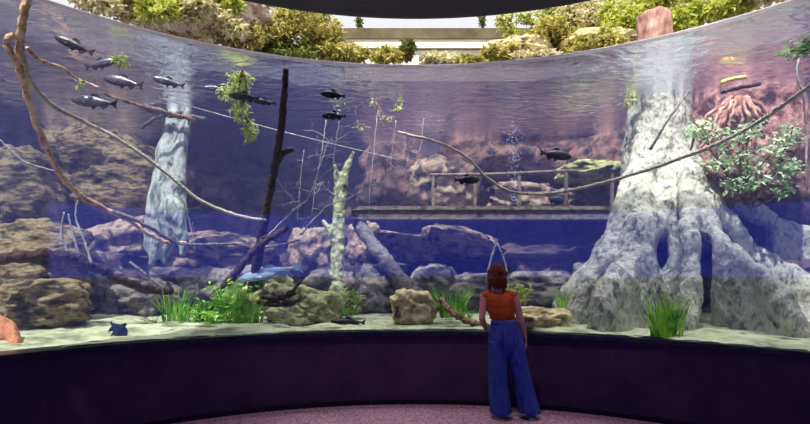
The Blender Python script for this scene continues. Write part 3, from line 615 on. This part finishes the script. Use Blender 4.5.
grass(351, 314, 7.5, 14, 26, 'small bright green plant right of the mottled pale trunk base', 7, 'grass_y', n=12, leafy=True)
grass(520, 304, 7.3, 22, 20, 'yellow-green leafy sprig just right of the woman\'s shoulder', 8, 'grass_y', n=12, leafy=True)
grass(567, 325, 6.9, 20, 42, 'tall thin green water grass left of the big tree roots', 9, n=56)
grass(665, 341, 5.85, 34, 50, 'dense green water grass in front of the big tree trunk', 10, n=130, bw=.02)
grass(345, 313, 7.3, 10, 12, 'tiny dark green tuft at the foot of the mottled pale trunk', 11, n=16)

def leafcloud(mb, c, rx, ry, rz, n, L, rnd, w=.45, droop=0.0):
    for k in range(n):
        while True:
            u = Vector((rnd.uniform(-1, 1), rnd.uniform(-1, 1), rnd.uniform(-1, 1)))
            if u.length < 1: break
        p = c + Vector((u.x * rx, u.y * ry, u.z * rz)); l = L * rnd.uniform(.6, 1.2)
        mb.leaf(p, Vector((rnd.uniform(-1, 1), rnd.uniform(-1, 1), rnd.uniform(-.6, .8) - droop)), Vector((rnd.uniform(-.5, .5), rnd.uniform(-1, .2), 1)), l, l * w)
def shrub(name, clumps, label, cat, mt, seed, n=60, L=.12, base=None, w=.45, droop=0, bark='bark_brown', group=None, br=.02, stems=True):
    """clumps: (px, py, Y, rx_px, rz_px); one thing with foliage and its stems"""
    rnd = random.Random(seed); b = base or P(*clumps[0][:3]); e = empty(name, b, label, cat, group); mb = MB(); m2 = MB()
    for (px, py, Y, rx, rz) in clumps:
        s = Y / F; c = P(px, py, Y); leafcloud(mb, c, rx * s, (rx + rz) / 2 * s, rz * s, n, L, rnd, w, droop)
        mid = b.lerp(c, .5) + Vector((rnd.uniform(-.1, .1), 0, rnd.uniform(-.05, .1)))
        sp = spline([b, mid, c, c + (c - mid) * .3], 4, .01, seed); m2.tube(sp, lerpr(br, br * .4, len(sp)), 6)
        for k in range(4):
            q = c + Vector((rnd.uniform(-1, 1) * rx * s, rnd.uniform(-.5, .5) * rx * s, rnd.uniform(-1, 1) * rz * s)) * .8
            m2.tube([mid.lerp(c, .6), mid.lerp(q, .8) + Vector((0, 0, .02)), q], [br * .4, br * .3, br * .2], 5)
    child(mb.obj('foliage', M[mt], smooth=False), e)
    if stems: child(m2.obj('stems', M[bark]), e)
    return e
shrub('hanging_foliage', [(240, 78, 6.5, 13, 8), (232, 92, 6.6, 17, 8), (240, 110, 6.7, 10, 12), (250, 130, 6.8, 7, 12)], 'yellow-green leafy sprays hanging behind the line of three fish', 'foliage', 'grass_y', 31, 190, .075, base=P(243, 70, 6.4), w=.3, droop=.5, br=.012)
shrub('leafy_sprig', [(120, 61, 5.9, 8, 7)], 'small bright green sprig hanging among the left-hand shoal', 'foliage', 'grass_y', 32, 60, .065, base=P(120, 68, 5.9), w=.35, br=.006)
shrub('leafy_sprig', [(82, 84, 6.0, 5, 3)], 'tiny green leaf cluster above the lowest fish of the shoal', 'foliage', 'grass_y', 33, 10, .08, base=P(82, 84, 6.05), w=.5, br=.005)
shrub('hanging_foliage', [(352, 92, 7.9, 10, 7), (372, 100, 7.9, 12, 6), (340, 105, 7.9, 14, 8), (385, 118, 7.9, 9, 5), (360, 128, 7.9, 10, 4), (398, 108, 7.9, 8, 4)], 'faint yellow-green leaves trailing around and right of the two black fish', 'foliage', 'grass_y', 34, 40, .055, base=P(365, 85, 7.9), w=.3, br=.007)
shrub('pale_leaf_bush', [(700, 130, 6.75, 16, 12), (722, 140, 6.75, 18, 12), (748, 130, 6.75, 18, 12), (740, 160, 6.75, 22, 12), (772, 150, 6.75, 16, 14), (720, 165, 6.75, 16, 10), (790, 135, 6.75, 14, 12), (765, 175, 6.75, 20, 10), (740, 185, 6.75, 22, 8), (790, 168, 6.75, 10, 10), (784, 190, 6.75, 12, 8)], 'pale-leaved bush spreading behind the right roots of the big tree', 'bush', 'leaf_pale', 35, 80, .09, base=P(750, 210, 7.2), w=.5, br=.016)
shrub('corner_foliage', [(795, 50, 5.2, 14, 9), (808, 46, 5.2, 10, 8)], 'bright pale-green leaves hanging at the top right corner', 'foliage', 'leaf_pale', 36, 60, .09, base=P(814, 42, 5.25), w=.35, br=.008)
stick('corner_vine', [P(800, 55, 5.8), P(797, 75, 5.8), P(803, 95, 5.8), P(806, 135, 5.9), P(807, 190, 5.9)], .012, .01, 'twig', 'thin grey vine hanging straight down near the right edge', 'vine', seed=40)
shrub('clinging_plant', [(634, 92, 7.6, 6, 8), (628, 100, 7.6, 6, 6)], 'small green plant clinging to the left side of the big trunk', 'plant', 'leaf_lime', 37, 20, .1, base=P(640, 96, 7.6), w=.5, br=.006)
shrub('clinging_plant', [(700, 75, 7.9, 8, 10), (706, 92, 7.9, 7, 8)], 'green plant clinging to the right side of the big trunk below the waterline', 'plant', 'leaf_pale', 38, 20, .1, base=P(694, 84, 7.9), w=.5, br=.006)

# bubbles
rnd = random.Random(5); mb = MB()
for k in range(260):
    t = rnd.random() ** .8; sp_ = 4 + 7 * (1 - t); mb.ball(P(514 + rnd.gauss(0, sp_ * .5), 122 + 82 * t, 8.2) + Vector((0, rnd.uniform(-.1, .1), 0)), rnd.uniform(.003, .010), 6, 4)
tag(mb.obj('bubbles', M['bubble']), 'column of rising air bubbles behind the walkway railing', 'bubbles', kind='stuff')

# orange driftwood, far left
mb = MB(); mb.chain([P(-12, 322, 5.4), P(4, 326, 5.4), P(12, 336, 5.35), P(16, 345, 5.3)], [.12, .09, .075, .06], 12); mb.chain([P(4, 326, 5.4), P(-6, 342, 5.3)], [.09, .1], 12)
tag(mb.obj('driftwood', M['wood_orange'], remesh=.02, sm=3, disp=lambda v: .015 * fbm(v * 8)), 'orange-brown driftwood lump on the sand at the left edge', 'driftwood')

# ------------------------------------------------------------------ above the water
# bank rocks, shrubs, building
rock(150, -2, 9.6, 160, 46, M['rock_bank'], 'long pinkish rock on the bank above the waterline at upper left', 201, rot=14)
rock(225, 18, 10.5, 90, 40, M['rock_bank'], 'pale sunlit rock on the bank behind the olive bushes', 202, rot=8)
rock(520, 50, 11.4, 60, 22, M['rock_tan'], 'pale rock on the bank left of the spreading small tree', 203)
rock(600, 46, 11.0, 70, 26, M['rock_tan'], 'pale rock at the water edge between small tree and stump', 204)
e = empty('pavilion', P(430, 60, 17), 'low cream pavilion with a brownish flat roof edge beyond the bank', 'building')
mb = MB(); a = P(345, 62, 17); b = P(545, 39, 17); mb.box((a.x, 17, a.z - .6), (b.x, 20, b.z)); child(mb.obj('wall', M['cream'], smooth=False), e)
mb = MB(); a = P(332, 38.5, 16.95); b = P(545, 28, 16.95); mb.box((a.x, 16.95, a.z), (b.x, 20.5, b.z)); child(mb.obj('roof_edge', M['fascia'], smooth=False), e)
for y_ in (48,):
    mb = MB(); a = P(350, y_ + .35, 16.9); b = P(540, y_, 16.9); mb.box((a.x, 16.9, a.z), (b.x, 17.0, b.z)); child(mb.obj('wall_rail', M['fascia'], smooth=False), e)
mb = MB(); a = P(318, 58, 15.5); b = P(352, 41, 15.5); mb.box((a.x, 15.5, a.z), (b.x, 16.2, b.z)); tag(mb.obj('planter_wall', M['fascia'], smooth=False), 'low brownish wall at the left end of the cream pavilion', 'wall')

def bush(px, py, Y, w, h, mt, label, seed, name='bush', n=None, k=11, L=.135, grp='bushes on the bank above the water'):
    rnd = random.Random(seed); cl = []
    for i in range(k):
        cl.append((px + rnd.uniform(-.38, .38) * w, py + rnd.uniform(-.35, .35) * h, Y + rnd.uniform(-.4, .4), w * rnd.uniform(.2, .3), h * rnd.uniform(.24, .38)))
    return shrub(name, cl, label, 'bush', mt, seed, n or 120, L, base=P(px, py + h * .62, Y), group=grp, br=.03, w=.5)
BUSH = [
 (95, 0, 8.6, 60, 22, 'leaf_cream', 'pale cream bush furthest left above the waterline'),
 (145, 8, 9.2, 60, 26, 'leaf_cream', 'pale bush in front of the long pinkish bank rock'),
 (195, 22, 9.8, 60, 26, 'leaf_olive', 'olive bush left of the densest bank greenery'),
 (185, 4, 11.0, 80, 26, 'leaf_cream', 'pale leafy bush at the top edge above the pinkish rock'),
 (235, 8, 11.5, 60, 34, 'leaf_olive', 'tall olive bush against the top edge, left of the dark soffit'),
 (240, 36, 10.4, 64, 26, 'leaf_olive', 'olive bush low at the waterline below the tall olive bush'),
 (282, 26, 11.0, 60, 40, 'leaf_olive', 'dense olive bush under the left end of the dark soffit'),
 (290, 50, 10.8, 70, 20, 'leaf_dark', 'dark green low bush at the waterline left of the pavilion'),
 (322, 38, 11.4, 44, 36, 'leaf_olive', 'olive bush in front of the low brownish wall'),
 (345, 55, 11.2, 50, 16, 'leaf_olive', 'low olive bush at the waterline below the pavilion corner'),
 (386, 55, 11.4, 30, 13, 'leaf_olive', 'palm-like yellow-green bush in front of the pavilion wall'),
 (408, 50, 11.6, 12, 16, 'leaf_dark', 'small dark upright bush in front of the pavilion wall'),
 (442, 60, 11.6, 44, 9, 'leaf_cream', 'low pale bush at the waterline in front of the pavilion'),
 (500, 54, 11.2, 36, 15, 'leaf_olive', 'olive bush at the waterline below the small spreading tree'),
 (560, 38, 11.4, 50, 36, 'leaf_olive', 'olive bush right of the small spreading tree'),
 (590, 20, 11.8, 60, 40, 'leaf_cream', 'pale bush at the right end of the dark soffit'),
 (622, 24, 10.8, 44, 40, 'leaf_lime', 'yellow-green bush just left of the big tree stump'),
 (655, 0, 11.5, 60, 24, 'leaf_lime', 'yellow-green bush above the big tree stump'),
 (690, 20, 10.4, 40, 34, 'leaf_lime', 'yellow-green bush just right of the big tree stump'),
 (730, 6, 9.8, 50, 24, 'leaf_lime', 'yellow-green bush near the right end of the waterline'),
 (765, -12, 9.2, 60, 24, 'leaf_cream', 'pale bush furthest right above the waterline'),
 (150, 4, 8.9, 50, 20, 'leaf_lime', 'yellow-green bush over the left end of the long pinkish bank rock'),
 (188, 10, 9.0, 44, 22, 'leaf_cream', 'pale bush over the middle of the long pinkish bank rock'),
 (222, 22, 9.6, 44, 26, 'leaf_cream', 'pale bush over the right end of the long pinkish bank rock'),
 (216, 2, 9.6, 44, 22, 'leaf_lime', 'yellow-green bush at the top edge above the pale rock'),
 (118, -14, 12.0, 90, 40, 'leaf_cream', 'tall pale bush at the top edge furthest left'),
 (250, -2, 12.6, 90, 40, 'leaf_lime', 'bright bush at the top edge behind the tall olive bush'),
 (305, 16, 12.6, 60, 30, 'leaf_olive', 'olive bush behind, touching the left part of the dark soffit'),
 (560, 14, 12.8, 60, 34, 'leaf_lime', 'bright bush behind the small spreading tree'),
 (600, 46, 10.4, 56, 18, 'leaf_olive', 'low olive bush at the waterline left of the big tree stump'),
 (535, 56, 10.8, 40, 12, 'leaf_cream', 'low pale bush at the waterline under the small spreading tree'),
 (710, -6, 12.0, 90, 50, 'leaf_cream', 'pale sunlit bush behind the big tree stump at right'),
 (472, 60, 11.0, 22, 9, 'leaf_olive', 'small olive bush at the waterline right of the low pale bush'),
]
for i, (px, py, Y, w, h, mt, lb) in enumerate(BUSH): bush(px, py, Y, w, h, mt, lb, 300 + i)
def smalltree(px, base_y, Y, crowns, mt, label, seed):
    return shrub('small_tree', [(x, y, Y, a, b) for x, y, a, b in crowns], label, 'tree', mt, seed, 90, .15, base=P(px, base_y, Y), br=.05, bark='bark_brown', w=.5)
smalltree(548, 56, 11.8, [(504, 22, 10, 8), (512, 34, 12, 6), (525, 18, 12, 7), (540, 30, 12, 8), (556, 24, 12, 10), (530, 42, 14, 6)], 'leaf_lime', 'small spreading tree with yellow-green leaves under the right soffit', 401)
smalltree(640, 60, 12.2, [(612, 5, 16, 8), (640, -5, 16, 8), (600, 25, 10, 8), (585, 5, 14, 8)], 'leaf_lime', 'leafy yellow-green tree behind the big tree stump', 402)
smalltree(482, 30, 17.5, [(482, 21, 2, 6)], 'leaf_dark', 'tiny dark tree showing over the pavilion roof edge', 403)
smalltree(359, 30, 17.5, [(359, 22, 2, 6)], 'leaf_dark', 'tiny dark tree showing over the left of the pavilion roof', 404)

# ------------------------------------------------------------------ the woman
W0 = Vector((1.135, 5.84, 0)); S = 5.84 / F
def wp(px, py, y=0): return Vector(((px - 510) * S, y, (418.0 - py) * S))
root = empty('person', W0, 'woman standing with her back to us in an orange sleeveless top and wide blue jeans', 'person')
mb = MB()
# head, neck
hc = wp(497, 275.5, .01)
mb.ball(hc + Vector((0, 0, .015)), (.074, .092, .105), 20, 14); mb.ball(hc + Vector((.004, .03, -.055)), (.055, .06, .062), 16, 10)
mb.cap(wp(498, 292, -.01), wp(497.5, 281, .0), .052, .047)
# face features (she looks to the tank, +y)
mb.cap(hc + Vector((.0, .095, .0)), hc + Vector((.0, .108, -.028)), .008, .013); mb.ball(hc + Vector((0, .083, -.062)), (.024, .014, .008), 8, 6)
for s in (-1, 1): mb.ball(hc + Vector((s * .078, .0, -.012)), (.01, .02, .03), 8, 6); mb.cap(hc + Vector((s * .012, .084, .018)), hc + Vector((s * .045, .074, .018)), .009, .007)
# torso
def ell(c, rx, ry, n=24): return [c + Vector((rx * math.cos(2 * PI * k / n), ry * math.sin(2 * PI * k / n), 0)) for k in range(n)]
T = [(489.0 + 9, 291, .05, .05), (498.5, 294, .13, .068), (499, 298, .165, .085), (500, 304, .155, .098), (501, 311, .140, .1), (502.5, 318, .122, .09), (504, 324, .128, .095), (505, 331, .165, .112), (506, 339, .178, .12), (507, 347, .165, .11)]
mb.loft([ell(wp(x, y), rx, ry) for x, y, rx, ry in reversed(T)])
# legs
for hx, kx, fx, sx_ in ((497.5, 498, 500.5, -1), (515, 519, 529.5, 1)):
    mb.chain([wp(hx, 342), wp((hx + kx) / 2, 358), wp(kx, 374, .015), wp((kx + fx) / 2, 388, -.01), wp(fx, 410, -.02)], [.088, .078, .052, .056, .036], 14)
    a = wp(fx, 414.5, -.03); mb.chain([a, a + Vector((sx_ * .03, .09, -.01)), a + Vector((sx_ * .05, .17, -.02))], [.034, .032, .022], 12)
# arms
def hand(w, d, side, s=1):
    """palm along d from the wrist, five separate fingers"""
    d = d.normalized(); sd = side.normalized(); nrm = d.cross(sd).normalized()
    pc = w + d * .045
    for k in range(4):
        o = sd * (-.028 + .0187 * k); mb.cap(w + o * .5, w + d * .085 + o, .016, .0115, 10)
        l = (.066, .078, .074, .058)[k]; a = w + d * .085 + o
        b = a + d * l * .5 + nrm * .006; c = b + d * l * .42 + nrm * .018
        mb.cap(a, b, .0092, .0085, 8); mb.cap(b, c, .0085, .007, 8)
    a = w + d * .02 - sd * .026; b = a + (d * .75 - sd * .55 + nrm * .25) * .045; c = b + (d * .95 - sd * .1 + nrm * .2) * .034
    mb.cap(a, b, .013, .0105, 8); mb.cap(b, c, .0105, .0085, 8)
sr = wp(515, 297, 0); er = wp(521, 322, -.02); wr_ = wp(526, 339, .05)
mb.chain([sr, sr.lerp(er, .5), er, er.lerp(wr_, .4), wr_], [.05, .042, .035, .036, .024], 14)
hand(wr_, Vector((.02, .03, -1)), Vector((.15, -1, 0)))
sl = wp(484, 297, 0); el = wp(481.5, 318, -.04); wl = wp(487, 329, .13)
mb.chain([sl, sl.lerp(el, .5), el, el.lerp(wl, .4), wl], [.047, .04, .034, .035, .024], 14)
hand(wl, Vector((.75, .5, -.1)), Vector((0, .3, 1)))
mb.cap(wp(498, 295), sr, .05, .05); mb.cap(wp(499, 295), sl, .05, .047)
mb.obj('body', M['skin'], root, remesh=.0065, sm=3)
for s in (-1, 1):
    m2 = MB(); m2.ball(hc + Vector((s * .028, .082, .004)), .011, 10, 8); m2.obj('eye', M['eye'], root)
# hair
m2 = MB()
m2.ball(hc + Vector((0, -.012, .025)), (.088, .098, .107), 20, 14)
rnd = random.Random(12)
for k in range(34):
    a = PI + (k / 33) * PI; a = a if True else a
    ax = math.cos(a) * .075; ay = math.sin(a) * .075
    l = rnd.uniform(.13, .20)
    p0 = hc + Vector((ax * .8, ay * .8, .05)); p1 = hc + Vector((ax * 1.15, ay * 1.15 - .012, -.04)); p2 = hc + Vector((ax * 1.1 + rnd.uniform(-.02, .025), ay * 1.05 - .015, -.04 - l * .55)); 
    m2.chain([p0, p1, p2], [.024, .023, rnd.uniform(.008, .016)], 8)
for s in (-1, 1):
    for q in range(3): m2.chain([hc + Vector((s * .07, .02 - q * .02, .06)), hc + Vector((s * .088, .025 - q * .02, -.02)), hc + Vector((s * (.082 + .01 * q), .03 - q * .02, -.1))], [.022, .02, .01], 8)
m2.obj('hair', M['hair'], root, remesh=.009, sm=1, disp=lambda v: .004 * math.sin(v.x * 260 + 3 * noise.noise(v * 12)))
# top
m2 = MB(); TT = [(498.5, 292.5, .105, .062), (498.7, 295, .148, .082), (499, 299, .168, .098), (500, 304, .166, .108), (501, 311, .152, .110), (502.3, 316, .138, .104), (502.6, 319.2, .134, .1)]
def fold(ring_, k): return ring_
m2.loft([ell(wp(x, y), rx, ry, 32) for x, y, rx, ry in reversed(TT)])
for s, sh in ((1, sr), (-1, sl)): m2.cap(wp(498.5, 294.5), sh + Vector((-s * .012, 0, .012)), .058, .052)
m2.obj('sleeveless_top', M['top'], root, remesh=.01, sm=2, disp=lambda v: .003 * fbm(Vector((v.x * 9, v.y * 9, v.z * 14))))
# jeans
m2 = MB(); J = [(503.8, 321, .136, .105), (504.3, 326, .148, .112), (505.3, 333, .182, .128), (506, 340, .192, .135), (507, 348, .182, .125), (508, 353, .16, .1)]
m2.loft([ell(wp(x, y), rx, ry, 32) for x, y, rx, ry in reversed(J)])
for pts in ([(497.5, 342, .104), (497.5, 355, .1), (498, 370, .1), (498.5, 385, .104), (499.5, 398, .112), (501, 412.5, .122)], [(514.5, 342, .104), (517, 355, .1), (520, 370, .1), (523.5, 385, .104), (526, 398, .112), (529, 412.5, .122)]):
    m2.loft([ell(wp(x, y, -.01), r, r * 1.05, 24) for x, y, r in reversed(pts)])
m2.obj('jeans', M['denim'], root, remesh=.011, sm=3, disp=lambda v: .010 * noise.noise(Vector((v.x * 11, v.y * 11, v.z * 2.2))) + .005 * fbm(v * 10))
m2 = MB(); m2.loft([ell(wp(503.7, y), .141, .109, 32) for y in (324, 320.6)]); m2.obj('waistband', M['denim'], root)
for fx, sx_ in ((500.5, -1), (529.5, 1)):
    m2 = MB(); a = wp(fx, 414.3, -.04); m2.chain([a, a + Vector((sx_ * .03, .1, -.003)), a + Vector((sx_ * .055, .19, -.012))], [.046, .044, .034], 14)
    sh = m2.obj('shoe', M['shoe'], root, remesh=.01, sm=2)
    for v in sh.data.vertices: v.co.z = max(v.co.z, .012)
    m2 = MB(); q = [Vector((a.x, a.y, 0)) + Vector((sx_ * .03, .07, 0)) * 1 + Vector((.048 * math.cos(t) + sx_ * .03 * math.sin(t), .15 * math.sin(t), 0)) for t in [2 * PI * k / 20 for k in range(20)]]
    m2.loft([[p + Vector((0, 0, z)) for p in q] for z in (.001, .02)]); m2.obj('sole', M['sole'], root, smooth=False)

# ------------------------------------------------------------------ light
w = bpy.data.worlds.new('world'); scene.world = w; w.use_nodes = True
bg = w.node_tree.nodes['Background']; bg.inputs[0].default_value = (.95, .94, .97, 1); bg.inputs[1].default_value = 1.0
def lamp(kind, name, loc, target, e, c=(1, 1, 1), **k):
    l = bpy.data.lights.new(name, kind); l.energy = e; l.color = c
    for a, b in k.items(): setattr(l, a, b)
    o = bpy.data.objects.new(name, l); o.location = loc; col.objects.link(o)
    o.rotation_euler = (Vector(target) - Vector(loc)).to_track_quat('-Z', 'Y').to_euler(); return o
lamp('SUN', 'sun', (-6, 0, 12), (-3.6, 4.4, 4), 6.8, (1, .96, .88), angle=.02)
def spot(px, Y, target, e, size=50, c=(1, .98, .95)):
    p = G(px, Y, 6.2); lamp('SPOT', 'added_tank_spot', p, target, e, c, spot_size=math.radians(size), spot_blend=.6, shadow_soft_size=.12)  # added lamp with no visible fixture, brightens one part of the tank
spot(700, 5.9, P(690, 260, 6.8), 440, 60)
spot(760, 5.6, P(770, 300, 6.1), 260, 60)
spot(640, 5.8, P(630, 290, 6.6), 200, 55)
spot(610, 6.6, P(620, 280, 7.0), 250, 55)
spot(160, 7.2, P(165, 200, 9.2), 200, 50)
spot(60, 6.0, P(60, 290, 6.8), 260, 60)
spot(240, 7.0, P(240, 310, 7.2), 480, 55)
spot(340, 7.2, P(350, 300, 8.0), 450, 60)
spot(450, 7.2, P(440, 290, 8.0), 400, 60)
spot(540, 7.4, P(530, 200, 10), 260, 60)
spot(780, 6.8, P(760, 160, 8.6), 260, 60)
spot(400, 7.6, P(400, 240, 9.6), 260, 50)
# added warm spot without a fixture, brightens carpet, wall and woman
lamp('SPOT', 'added_room_spot', (.3, 4.7, CEIL - .05), (.35, 5.0, 0), 165, (1, .74, .7), spot_size=math.radians(95), spot_blend=1, shadow_soft_size=0)

# ------------------------------------------------------------------ camera
cam = bpy.data.cameras.new('camera'); cam.lens = 24; cam.sensor_width = 36; cam.shift_y = 58 / 810; cam.clip_end = 200
co = bpy.data.objects.new('camera', cam); co.location = (0, 0, EYE); co.rotation_euler = (PI / 2, 0, 0); col.objects.link(co); scene.camera = co
scene.view_settings.view_transform = 'Standard'; scene.view_settings.look = 'None'; scene.view_settings.gamma = 1; scene.view_settings.exposure = .12
scene.cycles.volume_bounces = 0; scene.cycles.transparent_max_bounces = 32; scene.cycles.max_bounces = 8; scene.cycles.use_denoising = True
scene.cycles.sample_clamp_indirect = 4
